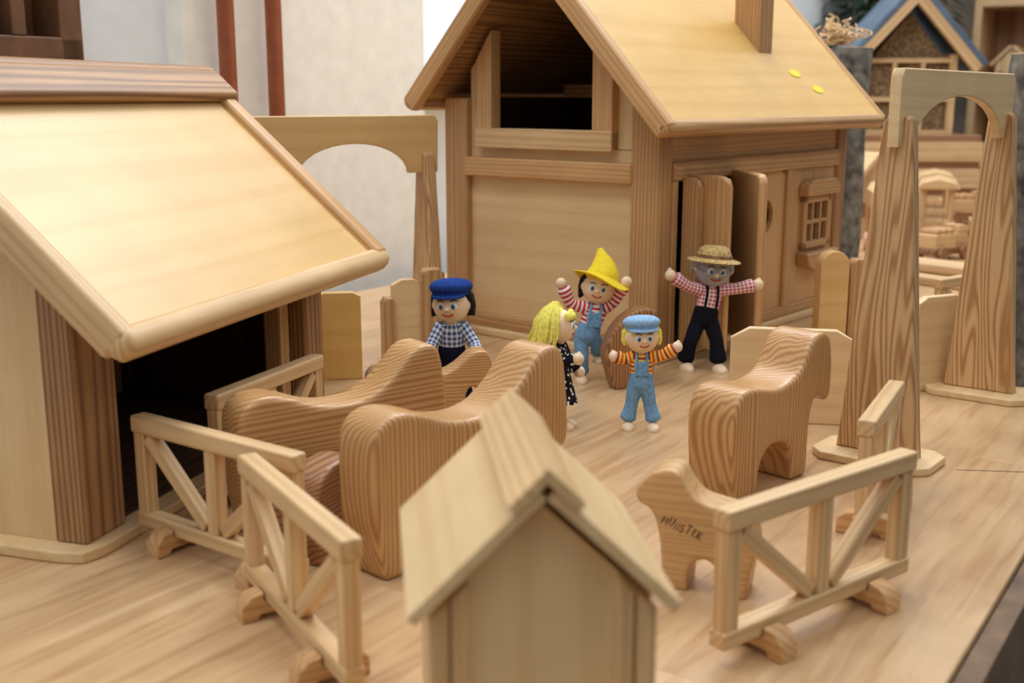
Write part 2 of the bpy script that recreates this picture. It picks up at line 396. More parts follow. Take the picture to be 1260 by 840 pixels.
for xe in (4.5, 2*XR-4.5):
    slope(MB(), XR, RZ, xe, EZ, -1.6, 30.9, 0, .7, .05, 1, 0, .97).build('roof_panel', 'ply_roof', b)
    slope(MB(), XR, RZ, xe, EZ, -.8, 29.6, -.2, .18, .02, 1, .03, .94).build('roof_shade_sheet', 'inside', b)  # thin sheet added under the roof, its dark colour stands for shade
    slope(MB(), XR, RZ, xe, EZ, -2.3, -1.0, -.9, 2.0, .35, 0, 0, .99).build('rake_board', 'pine_pale', b)
    slope(MB(), XR, RZ, xe, EZ, 29.7, 31.5, -.5, 1.75, .35, 0, 0, .99).build('rake_board', 'pine', b)
    slope(MB(), XR, RZ, xe, EZ, -2.3, 31.5, -.6, 1.75, .6, 1, .95, 1.03).build('eave_board', 'pine_pale', b)
    slope(MB(), XR, RZ, xe, EZ, -2.6, 31.8, .75, .95, .4, 1, -.02, .13).build('ridge_board', 'larch_dark', b)
MB().tube([(XR, -2.7, RZ+1.0), (XR, 31.9, RZ+1.0)], .75, 14).build('ridge_roll', 'larch_dark', b)

# ------------------------------------------------------------------ farmhouse
h = thing('toy_farmhouse', 'large wooden toy farmhouse with open gable loft, chimney and double doors', 'toy house', 13.7, 106.6, 0, -40)
HW = 27.3; HL = 41
MB().block((-HW-.6, -.6, 0), (.6, HL+.6, .8), .15, 1).build('base_plate', 'ply', h)
MB().block((-HW+.6, 1.3, .8), (-.9, HL-.6, .95), .03, 1).build('floor_shade_sheet', 'inside', h)  # dark sheet on the base plate, shade painted into the farmhouse floor
for x0, x1, y0, y1, mt in ((-3.2, .05, -.05, 2.2, 'larch'), (-HW, -HW+3.2, -.05, 2.2, 'larch'), (-2.2, .05, 38.6, HL, 'larch_dark'), (-HW, -HW+2.2, 38.6, HL, 'larch')):
    MB().block((x0, y0, .8), (x1, y1, 25.2 if x0 > -5 else 25.0), .2).build('corner_post', mt, h)
MB().block((-HW+3.2, .7, 1.6), (-3.2, 1.2, 17), .02, 0).build('gable_panel', 'ply', h)
MB().block((-HW+3, .1, .8), (-3, 1.4, 2.2), .2).build('sill_beam', 'larch', h)
MB().block((-HW+2.9, -.3, 16.9), (-3, 1.4, 18.9), .25).build('gable_beam', 'pine', h)
MB().block((-HW+3.2, .7, 18.8), (-3.2, 1.2, 20.2), .02, 0).build('gable_panel', 'ply', h)
zt = lambda x: 40.2-abs(x+HW/2)*1.08-1.0
MB().slab([(-HW+3.2, 20), (-21.9, 20), (-21.9, zt(-21.9)), (-HW+3.2, zt(-HW+3.2))], .5, T(0, .95, 0) @ SIDE, .03, 1).build('gable_panel', 'ply', h)
MB().slab([(-3.2, 20), (-6, 20), (-6, zt(-6)), (-3.2, zt(-3.2))], .5, T(0, .95, 0) @ SIDE, .03, 1).build('gable_panel', 'ply', h)
for o in ([(-22.6, 20.1), (-20.4, 20.1), (-20.4, zt(-20.6)), (-21.2, zt(-21.2)-.4), (-22.6, zt(-22.6)-1)], [(-7.6, 20.1), (-5.2, 20.1), (-5.2, zt(-5.2)-.6), (-7.6, zt(-7.6)-.2)]):
    MB().slab(o, 1.6, T(0, .4, 0) @ SIDE, .15, 1).build('loft_jamb', 'pine', h)
MB().block((-22.6, -.5, 19.9), (-5.2, 1.3, 21.9), .15).build('loft_sill', 'pine_pale', h)
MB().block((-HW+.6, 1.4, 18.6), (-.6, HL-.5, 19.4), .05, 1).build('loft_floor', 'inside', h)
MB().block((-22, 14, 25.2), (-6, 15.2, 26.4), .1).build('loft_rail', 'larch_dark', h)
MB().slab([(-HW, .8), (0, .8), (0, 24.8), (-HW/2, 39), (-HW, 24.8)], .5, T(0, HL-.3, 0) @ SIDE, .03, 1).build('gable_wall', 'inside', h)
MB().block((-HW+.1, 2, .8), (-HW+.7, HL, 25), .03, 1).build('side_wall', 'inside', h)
# right side wall
MB().block((-.8, 2.2, 19), (-.3, 38.6, 25.2), .02, 1).build('side_panel', 'pine', h)
MB().block((-.9, 2.2, 17.2), (.35, 38.7, 19.1), .3).build('side_beam', 'larch', h)
MB().block((-.9, 14.4, .8), (.2, 38.6, 1.9), .2).build('sill_beam', 'larch', h)
for y0, y1 in ((2.2, 3.3), (14.6, 15.8), (26, 27.8)): MB().block((-.9, y0, .8), (.15, y1, 17.3), .2).build('wall_stud', 'larch', h)
# panel with a round hole
cx, cz, r = 21.6, 12.4, 1.9
pm = MB(); ys = [15.8, 26]; zs = [1.8, 17.3]
ang = [2*PI*i/32 for i in range(32)]
vs = []; fs = []
for a in ang:
    c_, s_ = math.cos(a), math.sin(a); k = min((ys[1]-cx if c_ > 0 else cx-ys[0])/max(abs(c_), 1e-6), (zs[1]-cz if s_ > 0 else cz-zs[0])/max(abs(s_), 1e-6))
    for xx in (-.3, -.8): vs += [(xx, cx+r*c_, cz+r*s_), (xx, cx+k*c_, cz+k*s_)]
for i in range(32):
    j = (i+1) % 32; fs += [[4*i, 4*i+1, 4*j+1, 4*j], [4*i+2, 4*j+2, 4*j+3, 4*i+3], [4*i, 4*j, 4*j+2, 4*i+2]]
pm.add(vs, fs, None, None, 2); pm.build('side_panel', 'pine', h)
for y0, y1, z0, z1 in ((27.8, 30.4, 1.8, 17.2), (36.6, 38.6, 1.8, 17.2), (30.4, 36.6, 1.8, 8.2), (30.4, 36.6, 13.6, 17.2)):
    MB().block((-.8, y0, z0), (-.3, y1, z1), .02, 2).build('side_panel', 'pine', h)
wn = MB(); wn.block((-.5, 30, 8), (.3, 30.9, 14)); wn.block((-.5, 36.1, 8), (.3, 37, 14)); wn.block((-.5, 30, 8), (.3, 37, 8.8)); wn.block((-.5, 30, 13.2), (.3, 37, 14))
for y in (32.5, 34.5): wn.block((-.4, y-.2, 8.5), (.2, y+.2, 13.5), .05)
wn.block((-.4, 30.5, 10.8), (.2, 36.5, 11.2), .05)
wf_ = wn.build('window_frame', 'larch', h)
MB().block((-.95, 29.6, 7.6), (-.82, 37.4, 14.4), 0).build('shade_backing', 'inside', wf_)  # dark sheet behind the panes in place of the room's shade
MB().slab([(29.4, 14.1), (37.6, 14.1), (37.6, 15.2), (36.4, 15.9), (30.6, 15.9), (29.4, 15.2)], 1.3, T(.4, 0, 0) @ YZ, .2).build('window_hood', 'larch', h)
MB().slab([(29.4, 7.6), (37.6, 7.6), (37.2, 6.2), (35.4, 5.5), (31.6, 5.5), (29.8, 6.2)], 1.6, T(.5, 0, 0) @ YZ, .25).build('window_box', 'larch', h)
# open door leaves
def leaf(w_, hh, rz, y, mt, name='door'):
    o = [(0, 0), (w_, 0), (w_, hh-1), (w_-.3, hh-.3), (w_-1, hh), (0, hh)]
    mx = T(.3, y, 1.0) @ Matrix.Rotation(R(rz), 4, 'Z') @ SIDE
    return MB().slab(o, .9, mx, .25, 1).build(name, mt, h)
leaf(2.0, 16.6, 6, 3.9, 'larch'); leaf(4.6, 16.8, -2, 5.0, 'pine')
leaf(8.6, 16.9, -42, 13.6, 'pine')
# roof
HR, HE = 40.0, 22.0; xr = -HW/2
for sg, xe in ((1, 3.3), (-1, -HW-1.3)):
    ze = HE if sg > 0 else HR-(xr-xe)*(HR-HE)/(3.3-xr)
    slope(MB(), xr, HR, xe, ze, -3.6, HL+1.6, 0, .7, .05, 1, 0, .97).build('roof_panel', 'ply_gold', h)
    slope(MB(), xr, HR, xe, ze, -3.1, HL, -.25, .2, .02, 1, .03, .92).build('roof_shade_sheet', 'larch_dark', h)  # brown sheet added to darken the loft side of the roof, as shade
    slope(MB(), xr, HR, xe, ze, -4.5, -3.2, -1.0, 1.9, .3, 0, 0, .995).build('rake_board', 'pine', h)
    slope(MB(), xr, HR, xe, ze, HL+1.2, HL+2.2, -.8, 1.7, .3, 0, 0, .995).build('rake_board', 'pine', h)
    slope(MB(), xr, HR, xe, ze, -4.5, HL+2.2, -.7, 1.5, .5, 1, .955, 1.01).build('eave_board', 'larch', h)
MB().block((xr-1.2, -4.6, HR-.2), (xr+1.2, HL+2.3, HR+1.3), .5, 1).build('ridge_board', 'larch', h)
MB().block((-6.2, 23.8, 29.5), (-3.0, 26.8, 40.5), .15, 2).build('chimney', 'larch', h)
sl = Vector((3.3-xr, 0, HE-HR)).normalized()
for rr, yy in ((-1.5, 28.4), (.1, 31.0)):
    p = Vector((rr, yy, HR-(rr-xr)*(HR-HE)/(3.3-xr)))+Vector((-sl.z, 0, sl.x))*.73
    MB().lathe([(.02, 0), (.65, 0), (.65, .04), (.02, .04)], 24, frame(p, sl, (0, 1, 0)) @ Matrix.Diagonal((.85, 1.8, 1, 1))).build('sticker', 'sticker', h)

# ------------------------------------------------------------------ arches
def gate(label, x, y, rz, L, ztop, zbot, zap, aL, aR, mt='ply'):
    g = thing('toy_archway', label, 'toy archway', x, y, 0, rz, 'wooden archways')
    o = [(-L/2-.6, zbot), (-L/2+aL, zbot)]
    c = (-L/2+aL+L/2-aR)/2; hw = (L-aL-aR)/2
    for i in range(1, 16): a = PI*(1-i/16); o.append((c+hw*math.cos(a), zbot+(zap-zbot)*math.sin(a)))
    o += [(L/2-aR, zbot), (L/2+.6, zbot), (L/2+.7, ztop-.6), (L/2+.3, ztop), (-L/2-.3, ztop), (-L/2-.7, ztop-.6)]
    MB().slab(o, .8, SIDE, .12).build('arch_board', mt, g)
    for sx in (-1, 1):
        t = [(-2.9, .6), (2.9, .6), (2.65, 3), (1.0, zbot+1.6), (.7, zbot+2), (-.7, zbot+2), (-1.0, zbot+1.6), (-2.65, 3)]
        MB().slab(t, 1.2, T(sx*(L/2-.6), 0, 0) @ YZ, .2, 1, raw=True).build('post', 'larch_bold', g)
        f = [(-1.6, -4.2), (1.6, -4.2), (2.6, -3.2), (2.6, 3.2), (1.6, 4.2), (-1.6, 4.2), (-2.6, 3.2), (-2.6, -3.2)]
        MB().slab(f, .6, T(sx*(L/2-.6), 0, .3), .12).build('foot', 'ply', g)
    return g
gate('tall wooden archway at right with grainy tapered posts near the table edge', 33.0, 85.9, 51.2, 24.0, 26.9, 21.8, 25.1, 2.2, 2.2)
gate('wooden archway behind the barn, plywood arch board against the plaster wall', -16.3, 111.8, 32, 19, 23.3, 17.6, 20.6, 4.6, 2.6, 'ply_roof')

# ------------------------------------------------------------------ fences
def fence(label):
    f = thing('toy_fence', label, 'toy fence', 0, 0, 0, 0, 'pale wooden toy fences'); L = 7.1
    MB().bar((-L, 0, 7.0), (L, 0, 7.0), 1.05, 1.0, bev=.15).build('top_rail', 'pine_pale', f)
    MB().bar((-L, 0, 1.35), (L, 0, 1.35), .95, .85, bev=.12).build('bottom_rail', 'pine_pale', f)
    for x in (-L+.55, 0, L-.55): MB().bar((x, 0, 1.0 if x else 1.75), (x, 0, 6.55), .8, .95, up=(1, 0, 0), bev=.1).build('post', 'pine_pale', f)
    for s in (-1, 1): MB().bar((s*(L-1.2), 0, 6.3), (s*.75, 0, 2.0), .75, .8, up=(0, 0, 1), bev=.1).build('brace', 'pine_pale', f)
    for s in (-1, 1):
        o = [(-1.7, 0), (-.9, 0), (-.7, .3), (.7, .3), (.9, 0), (1.7, 0), (1.7, .8), (1.2, 1.3), (.55, 1.4), (.55, .95), (-.55, .95), (-.55, 1.4), (-1.2, 1.3), (-1.7, .8)]
        MB().slab(o, 1.2, T(s*4, 0, 0) @ YZ, .12).build('foot', 'pine', f)
    return f
FP = [((-21.3, 62.3), (-10.7, 54.7), 'pale toy fence running out from the near corner post of the barn'),
      ((-13.4, 54.9), (-6.5, 43.4), 'nearest pale toy fence, left of the small gabled hut'),
      ((-18.2, 66.4), (-13.6, 77.6), 'pale toy fence behind the left cow, alongside the barn opening'),
      ((9.1, 46.8), (20.3, 55.6), 'pale toy fence at right in front of the dog'),
      ((19.7, 60.8), (24.4, 70.0), 'pale toy fence end-on between the horse and tapered arch post'),
      ((42, 111), (53, 119), 'blurred pale toy fence behind the right archway')]
proto = None
for (a, c, lab) in FP:
    f = fence(lab) if proto is None else copy_tree(proto)
    if proto is None: proto = f
    d = Vector(c)-Vector(a); f.location = ((a[0]+c[0])/2*S, (a[1]+c[1])/2*S, 0); f.rotation_euler.z = math.atan2(d.y, d.x)
    f.scale.x = d.length/14.2; f['label'] = lab

# low walls and posts
def low_wall(label, x, y, rz, w_, hh, mat='ply', posts=(), clip=1.4, rounded=False):
    t = thing('low_wall', label, 'toy wall', x, y, 0, rz, 'low plywood wall pieces')
    if rounded: o = [(-w_/2, 0), (w_/2, 0)]+[(w_/2*math.cos(a), hh-w_/2+w_/2*math.sin(a)) for a in [PI*i/10 for i in range(11)]]
    else: o = [(-w_/2, .0), (w_/2, .0), (w_/2, hh-clip*.6), (w_/2-clip, hh), (-w_/2+clip, hh), (-w_/2, hh-clip*.6)]
    MB().slab(o, 1.6 if rounded else .8, SIDE, .12).build('panel', mat, t)
    for s in (-1, 1): MB().block((s*w_*.3-.5, -.2, 0), (s*w_*.3+.5, 1.6, .7), .12).build('foot', 'larch', t)
    for px_, ph, pw in posts:
        q = [(px_-pw/2, 0), (px_+pw/2, 0), (px_+pw/2, ph-.5), (px_+pw/4, ph), (px_-pw/4, ph), (px_-pw/2, ph-.5)]
        MB().slab(q, 1.5, T(0, -.1, 0) @ SIDE, .2, 1).build('post', 'larch', t)
    return t
low_wall('wide pale plywood wall panel with clipped corners behind the horse', 21.8, 86.5, -11, 9.4, 7.5)
low_wall('pale plywood wall panel with grainy post beside the far arch post', 37.0, 97.0, 24, 5.2, 8.3, posts=((3.6, 9.0, 1.9),), clip=1.0)
low_wall('brown plywood wall panel beside the far end of the barn', -15.6, 100.5, 10, 4.0, 8.0, 'ply_gold', clip=.7)
low_wall('pale slanted wall panel with brown post below the left archway', -9.9, 105.6, 22, 3.0, 8.4, posts=((2.4, 9.3, 2.3), (-1.9, 6.8, 1.2)), clip=.9)
low_wall('rounded golden board standing by the farmhouse far corner', 33.8, 119, 10, 3.2, 9.3, 'ply_roof', posts=((2.9, 8.4, 2.2),), rounded=True)

# ------------------------------------------------------------------ animals: thick boards sawn to an outline, edges rounded
COW = [(.4, 0), (.5, 0), (2.9, .0), (3.1, 0), (3.4, 2.2), (4.6, 3.9), (7.0, 4.3), (9.0, 3.9), (9.8, 2.4), (10.1, .0), (10.3, 0), (12.0, 0), (12.2, .0), (12.3, 2.4), (12.4, 4.4), (12.9, 5.5), (13.7, 5.4), (14.2, 4.4),
       (15.3, 4.0), (16.1, 4.7), (16.0, 7.0), (15.7, 9.1), (15.2, 10.1), (14.3, 10.3), (13.2, 10.0), (12.4, 9.3), (11.2, 8.3), (9.6, 7.5), (7.6, 7.3), (5.4, 7.6), (3.4, 8.3), (1.5, 8.6), (.1, 8.0), (-.3, 6.4), (-.2, 3)]
def animal(name, label, cat, tail, head, sx, sy, th, mat, outline=COW, it=30, vox=.15, group=None, perm=(0, 2, 1)):
    d = Vector(head)-Vector(tail)
    t = thing(name, label, cat, tail[0], tail[1], 0, math.degrees(math.atan2(d.y, d.x)), group)
    pts = [(p[0]*sx, max(0, p[1]*sy)) for p in smooth(outline, 4)]
    MB().slab(pts, th, SIDE, 0, 0).fuse('body', mat, t, vox, it, perm, True)
    return t
G_ = 'wooden farm animals'; UP = (2, 0, 1)
animal('toy_cow', 'large smooth brown wooden cow directly behind the gabled hut', 'toy cow', (-8.0, 56.8), (2.5, 67.8), .93, 1.04, 3.2, 'cow', group=G_, it=22, perm=UP)
animal('toy_cow', 'light brown wooden cow beside the barn fences, left of the other cow', 'toy cow', (-16.0, 62.8), (-5.6, 70.6), .86, .97, 2.9, 'cow', group=G_, it=22)
animal('toy_calf', 'brown wooden calf whose head the blue capped doll touches', 'toy calf', (-11.0, 84.0), (-2.4, 86.0), .6, .59, 2.2, 'cow', group=G_, it=14)
HORSE = [(.3, 0), (.5, 0), (2.6, .0), (2.8, 0), (3.0, 1.8), (3.9, 2.9), (5.4, 3.0), (6.5, 2.2), (6.8, .0), (7.0, 0), (8.6, 0), (8.8, .0), (8.9, 2.4), (9.0, 4.2), (9.5, 5.4), (10.3, 5.3), (10.8, 4.9), (11.5, 5.4), (11.5, 7.6), (11.2, 9.2),
         (10.5, 9.9), (9.3, 9.8), (8.4, 9.0), (7.3, 7.5), (4.8, 6.9), (2, 7.4), (.5, 7.1), (-.2, 5.6), (-.1, 2.6)]
animal('toy_horse', 'brown striped wooden horse standing behind the dog, head turned away', 'toy horse', (12.6, 69.0), (20.2, 76.4), .97, .97, 3.7, 'cow', HORSE, group=G_, it=24, perm=UP)
SHEEP = [(1.6, 0), (1.8, 0), (3.0, .0), (3.2, 0), (3.6, .9), (4.3, 1.2), (5.0, .8), (5.2, .0), (5.4, 0), (6.8, .0), (7, 0), (7.3, 2.4), (7.5, 4.8), (7.2, 6.2), (5.8, 6.5), (4.0, 6.2), (2.2, 5.4), (.9, 4.2), (.3, 2.9), (.8, 1.6)]
animal('toy_sheep', 'dark brown rounded wooden sheep in front of the farmhouse corner post', 'toy sheep', (7.7, 97.0), (12.6, 98.2), .66, 1.1, 2.0, 'cow_dark', SHEEP, group=G_, it=12, perm=UP)
PIG = [(.2, 0), (.4, 0), (2.0, .0), (2.2, 0), (2.5, 1.2), (3.4, 1.6), (4.6, 1.4), (5.0, .0), (5.2, 0), (6.6, .0), (6.8, .1), (7, 1.8), (7.8, 2.2), (8.3, 3.2), (7.6, 4.2), (6.4, 5.2), (4.4, 5.6), (1.6, 5.4), (.1, 4.4), (-.3, 2.4)]
animal('toy_pig', 'dark striped wooden pig half hidden between the two cows', 'toy pig', (-11.3, 58.2), (-8.9, 63.6), .7, .98, 2.2, 'cow_dark', PIG, group=G_, it=14)
DOG = [(.2, 0), (.4, 0), (1.6, .0), (1.8, .1), (2.0, 1.2), (2.7, 1.8), (3.5, 1.7), (4.0, 1.1), (4.1, .0), (4.3, 0), (5.6, .0), (5.8, .1), (5.9, 1.8), (6.2, 3.3), (6.7, 4.2), (7.5, 4.5), (7.7, 5.1), (7.3, 5.6),
       (6.7, 6.1), (5.8, 6.4), (4.9, 6.3), (4.3, 5.6), (3.4, 4.9), (1.5, 4.6), (.2, 4.3), (-.3, 2.8), (0, 1.2)]
dog = animal('toy_dog', 'small wooden dog with burnt lettering on its side', 'toy dog', (12.4, 54.8), (6.9, 57.0), .78, 1.0, 2.3, 'dogwood', DOG, group=G_, it=10, vox=.1)
# hand lettering: strokes drawn one by one, slightly uneven
GL = {'M': [[(0, 0), (.08, 1), (.42, .35), (.78, 1), (.84, 0)]], 'U': [[(0, 1), (.04, .25), (.3, 0), (.58, .25), (.6, 1)]], 'N': [[(0, 0), (.04, 1), (.58, .02), (.62, 1)]],
      'S': [[(.55, .88), (.28, 1), (.04, .78), (.2, .55), (.48, .4), (.5, .14), (.26, 0), (0, .12)]], 'T': [[(0, .98), (.7, 1.02)], [(.36, 1), (.32, 0)]],
      'E': [[(.5, 1), (.04, .98), (0, 0), (.52, .02)], [(.02, .5), (.42, .54)]], 'R': [[(0, 0), (.04, 1), (.5, .9), (.48, .58), (.06, .48), (.62, 0)]]}
lb = MB(); xx = 0
LM = frame((4.62, 1.14, 3.55), (-1, 0, -.3), (0, 0, 1))
for i, ch in enumerate('MUNSTER'):
    sc = .44+.05*math.sin(i*2.1); dy = .05*math.sin(i*1.7)
    for st in GL[ch]: lb.tube([(xx+(p[0]*.72+p[1]*.12)*sc, dy+p[1]*sc, 0) for p in st], .035, 6, LM)
    xx += (max(p[0] for st in GL[ch] for p in st)*.72+.27)*sc
lb.build('lettering', 'ink', dog)

# ------------------------------------------------------------------ small gabled hut in front
k = thing('toy_hut', 'small pale wooden gabled hut in the foreground, seen from its end', 'toy hut', 1.0, 34.6, 0, 6.7)
MB().block((-4.3, -.4, 0), (4.3, 8.9, .6), .1, 1).build('base_plate', 'ply', k)
gp = [(-3.6, .6), (3.6, .6), (3.6, 8.8), (0, 12.2), (-3.6, 8.8)]
MB().slab(gp, .5, T(0, .25, 0) @ SIDE, .04, 1).build('gable_wall', 'ply', k)
MB().slab(gp, .5, T(0, 8.2, 0) @ SIDE, .04, 1).build('gable_wall', 'ply', k)
for s in (-1, 1):
    MB().block((s*3.2, .2, .6), (s*3.7, 8.3, 8.9), .04, 2).build('side_wall', 'ply', k)
    MB().slab([(s*3.1, .6), (s*3.76, .6), (s*3.76, 8.6), (s*3.1, 9.2)], .5, T(0, -.15, 0) @ SIDE, .1, 1).build('corner_strip', 'pine_pale', k)
    MB().slab([(s*2.45, .6), (s*3.02, .6), (s*3.02, 9.25), (s*2.45, 9.75)], .4, T(0, -.1, 0) @ SIDE, .1, 1).build('corner_strip', 'pine_pale', k)
    slope(MB(), 0, 12.7, s*4.2, 8.65, -.9, 9.0, 0, .42, .05, 1, .0, 1).build('roof_panel', 'ply', k)
for s in (-1, 1):
    o = [(0, 13.28), (s*1.0, 12.32), (s*1.24, 12.58), (0, 13.79)]
    MB().slab(o, 10.2, T(0, 4.05, 0) @ SIDE, .04, 2).build('ridge_board', 'pine_pale', k)

# ------------------------------------------------------------------ dolls
def doll(label, x, y, rz, kk, elbows, hands, feet, knees, shirt, trou, head_rot=(0, 0, 0), sleeve_end=.86, bib=False, braces=None, torso_lean=(0, 0), skirt=None, group='bendy wooden dolls'):
    t = thing('wooden_doll', label, 'doll', x, y, 0, rz, group)
    Z = Matrix.Scale(kk, 4); lx, ly = torso_lean
    hc = Vector((lx*1.3, ly*1.3, 8.5)); HM = Z @ Matrix.Translation(hc) @ Matrix.Rotation(R(head_rot[2]), 4, 'Z') @ Matrix.Rotation(R(head_rot[0]), 4, 'X') @ Matrix.Rotation(R(head_rot[1]), 4, 'Y') @ Matrix.Scale(1.18, 4)
    sh = [Vector((s*.85+lx, ly, 6.7)) for s in (-1, 1)]
    body = MB()
    body.ball((0, 0, 0), (1.24, 1.2, 1.22), HM, 28, 18); body.ball((0, -1.2, -.08), (.17, .2, .15), HM)
    for s in (-1, 1): body.ball((s*1.2, 0, -.05), (.14, .22, .28), HM)
    body.tube([(lx, ly, 6.2), (lx*1.2, ly*1.2, 7.6)], [.5, .48], 14, Z)
    body.tube([(0, 0, 4.4), (lx, ly, 6.7)], .6, 12, Z)
    for i in (0, 1):
        e, hd = Vector(elbows[i]), Vector(hands[i]); d = (hd-e).normalized()
        body.tube([sh[i], e, hd], [.3, .28, .26], 12, Z)
        body.ball(hd+d*.22, .5, Z, 14, 10)
        th_ = Vector((0, 0, 1)) if abs(d.z) < .7 else Vector((-1 if i else 1, 0, 0))
        body.tube([hd, hd+th_*.48+d*.35], [.2, .17], 8, Z)
        f = Vector(feet[i]); kn = Vector(knees[i])
        body.tube([(-.5 if i == 0 else .5, 0, 4.1), kn, f+Vector((0, 0, .5))], [.4, .33, .28], 12, Z)
    body.fuse('body', 'skin', t, .07, 2)
    s_ = MB()
    s_.tube([(0, 0, 4.3), (lx*.4, ly*.4, 5.2), (lx*.9, ly*.9, 6.3), (lx, ly, 6.85), (lx, ly, 7.1)], [1.0, .98, 1.05, .85, .58], 24, Z, .8)
    for i in (0, 1):
        e, hd = Vector(elbows[i]), Vector(hands[i]); en = e.lerp(hd, sleeve_end-.1)
        s_.tube([sh[i]-Vector(((-.4, .4)[i], 0, 0)), sh[i], sh[i].lerp(e, .6), e, e.lerp(en, .6), en], [.5, .58, .52, .5, .54, .62], 16, Z)
    s_.build('shirt', shirt, t)
    if skirt:
        MB().lathe([(.75, 5.4), (1.0, 4.8), (1.35, 3.4), (1.7, 2.2), (1.6, 2.2), (1.2, 3.4), (.7, 4.9)], 28, Z).build('skirt', skirt, t)
    if trou:
        p = MB(); p.ball((0, 0, 4.25), (1.16, .94, .85), Z, 24, 14)
        p.tube([(0, 0, 4.3), (lx*.3, ly*.3, 5.0)], [1.12, 1.07], 24, Z, .85)
        for i in (0, 1):
            f = Vector(feet[i]); kn = Vector(knees[i]); hp = Vector((-.52 if i == 0 else .52, 0, 4.1)); an = f+Vector((0, 0, 1.0))
            p.tube([hp, hp.lerp(kn, .5), kn, kn.lerp(an, .5), an], [.68, .66, .6, .64, .76], 18, Z)
        p.fuse('trousers', trou, t, .08, 3)
    if bib:
        MB().box((1.3, .16, 1.35), Z @ T(lx*.7, ly*.7-.86, 5.75), .07).build('bib', trou, t)
    if bib or braces:
        for s in (-1, 1):
            MB().tube([(s*.5+lx*.5, ly-.88, 5.2), (s*.5+lx*.8, ly-.9, 6.3), (s*.45+lx, ly-.62, 6.95), (s*.4+lx, ly, 7.28), (s*.4+lx, ly+.6, 6.9), (s*.3+lx*.5, ly+.85, 5.2)], .12, 8, Z).build('strap', braces or trou, t)
    for i in (0, 1):
        f = Vector(feet[i]); o = MB()
        o.ball((f.x, f.y-.5, f.z+.14), (.6, 1.08, .55), Z, 18, 12, f.z)
        o.build('shoe', 'skin', t)
    for s in (-1, 1):
        e = MB().ball((s*.43, -1.06, .1), (.23, .1, .25), HM, 14, 10).build('eye', 'eyewhite', t)
        MB().ball((s*.42, -1.145, .09), (.15, .06, .18), HM, 12, 8).build('iris', 'iris', e)
        MB().ball((s*.41, -1.19, .09), (.07, .03, .09), HM, 10, 8).build('pupil', 'black', e)
        MB().tube([(s*.22, -1.12, .45), (s*.45, -1.05, .52), (s*.66, -.96, .45)], .035, 6, HM).build('eyebrow', 'black', t)
    MB().tube([(-.36, -1.1, -.42), (-.18, -1.1, -.52), (0, -1.1, -.56), (.18, -1.1, -.52), (.36, -1.1, -.42)], .055, 8, HM).build('mouth', 'red', t)
    return t, HM
def hair(t, HM, mat, strands=16, length=1.3, low=-.6):
    m = MB(); m.ball((0, .34, .22), (1.34, 1.1, 1.22), HM, 24, 14)
    for i in range(strands):
        a = PI*(i+.5)/strands-0.15+random.uniform(-.05, .05); a = a*1.0
        x_, y_ = 1.28*math.cos(a), 1.15*math.sin(a)+.15
        m.tube([(x_*.7, y_*.7, .95), (x_*1.02, y_, .4), (x_*1.08, y_*1.05, -.2), (x_*(1.05+random.uniform(-.05, .12)), y_, low-random.uniform(0, .3)*length)], [.22, .24, .22, .14], 8, HM)
    m.build('hair', mat, t)
def fringe(t, HM, mat):
    m = MB()
    for i in range(7):
        x_ = -.9+.3*i; m.tube([(x_*.8, -.75, .95), (x_, -1.12+abs(x_)*.3, .75), (x_*1.05, -1.14+abs(x_)*.35, .58)], [.2, .18, .1], 8, HM)
    m.build('fringe', mat, t)
def cap(t, HM, mat):
    HC = HM @ Matrix.Rotation(R(-7), 4, 'X')
    c = MB().lathe([(.1, 1.72), (.6, 1.7), (1.05, 1.6), (1.36, 1.4), (1.46, 1.18), (1.38, .95), (1.26, .84), (1.28, .66), (1.2, .64), (1.12, .85)], 28, HC @ T(0, .08, 0)).build('cap', mat, t)
    MB().slab([(1.15*math.cos(a), 1.15*math.sin(a)*.66-.75) for a in [PI+PI*i/10 for i in range(11)]], .16, HC @ T(0, -.02, .74) @ Matrix.Rotation(R(8), 4, 'X'), .05).build('visor', mat, c)
# blue capped doll behind the calf
t, HM = doll('doll in royal blue cap and blue gingham shirt touching the calf', -4.9, 90.6, 4, 1.03, [(-1.6, -1.0, 5.4), (1.8, -1.0, 5.3)], [(-2.0, -2.2, 4.7), (2.0, -2.4, 4.6)],
             [(-.6, 0, 0), (.95, 0, 0)], [(-.6, 0, 2.3), (.9, 0, 2.3)], 'c_blue', 'navy', (4, -3, -16), torso_lean=(0, -.4))
hair(t, HM, 'black_hair'); cap(t, HM, 'blue_cap')
# yellow haired doll
t, HM = doll('doll with yellow yarn hair and black flowered dress, turned sideways', 3.5, 85.0, 72, .94, [(-1.4, -.6, 5.9), (1.4, -.4, 5.6)], [(-1.5, -1.9, 6.2), (1.5, -1.3, 4.6)],
             [(-.5, 0, 0), (.5, 0, 0)], [(-.5, 0, 2.3), (.5, 0, 2.3)], 'floral', None, (0, 0, 6), skirt='floral')
m = MB(); m.ball((0, .36, .22), (1.34, 1.12, 1.22), HM)
for i in range(46):
    a = -.3+(PI+.6)*i/45+random.uniform(-.06, .06); cx_, cy_ = math.cos(a), math.sin(a); e_ = random.uniform(1.0, 1.16); L = random.uniform(-1.4, -.5)
    m.tube([(cx_*.25, cy_*.25+.1, 1.42*e_), (cx_*.8*e_, cy_*.75*e_+.15, 1.15), (cx_*1.28*e_, cy_*1.15*e_+.2, .45), (cx_*1.36*e_, cy_*1.25*e_+.25, -.3), (cx_*1.6*e_, cy_*1.5*e_+.3, L)], [.1, .13, .14, .13, .05], 6, HM)
m.build('hair', 'blond', t); fringe(t, HM, 'blond')
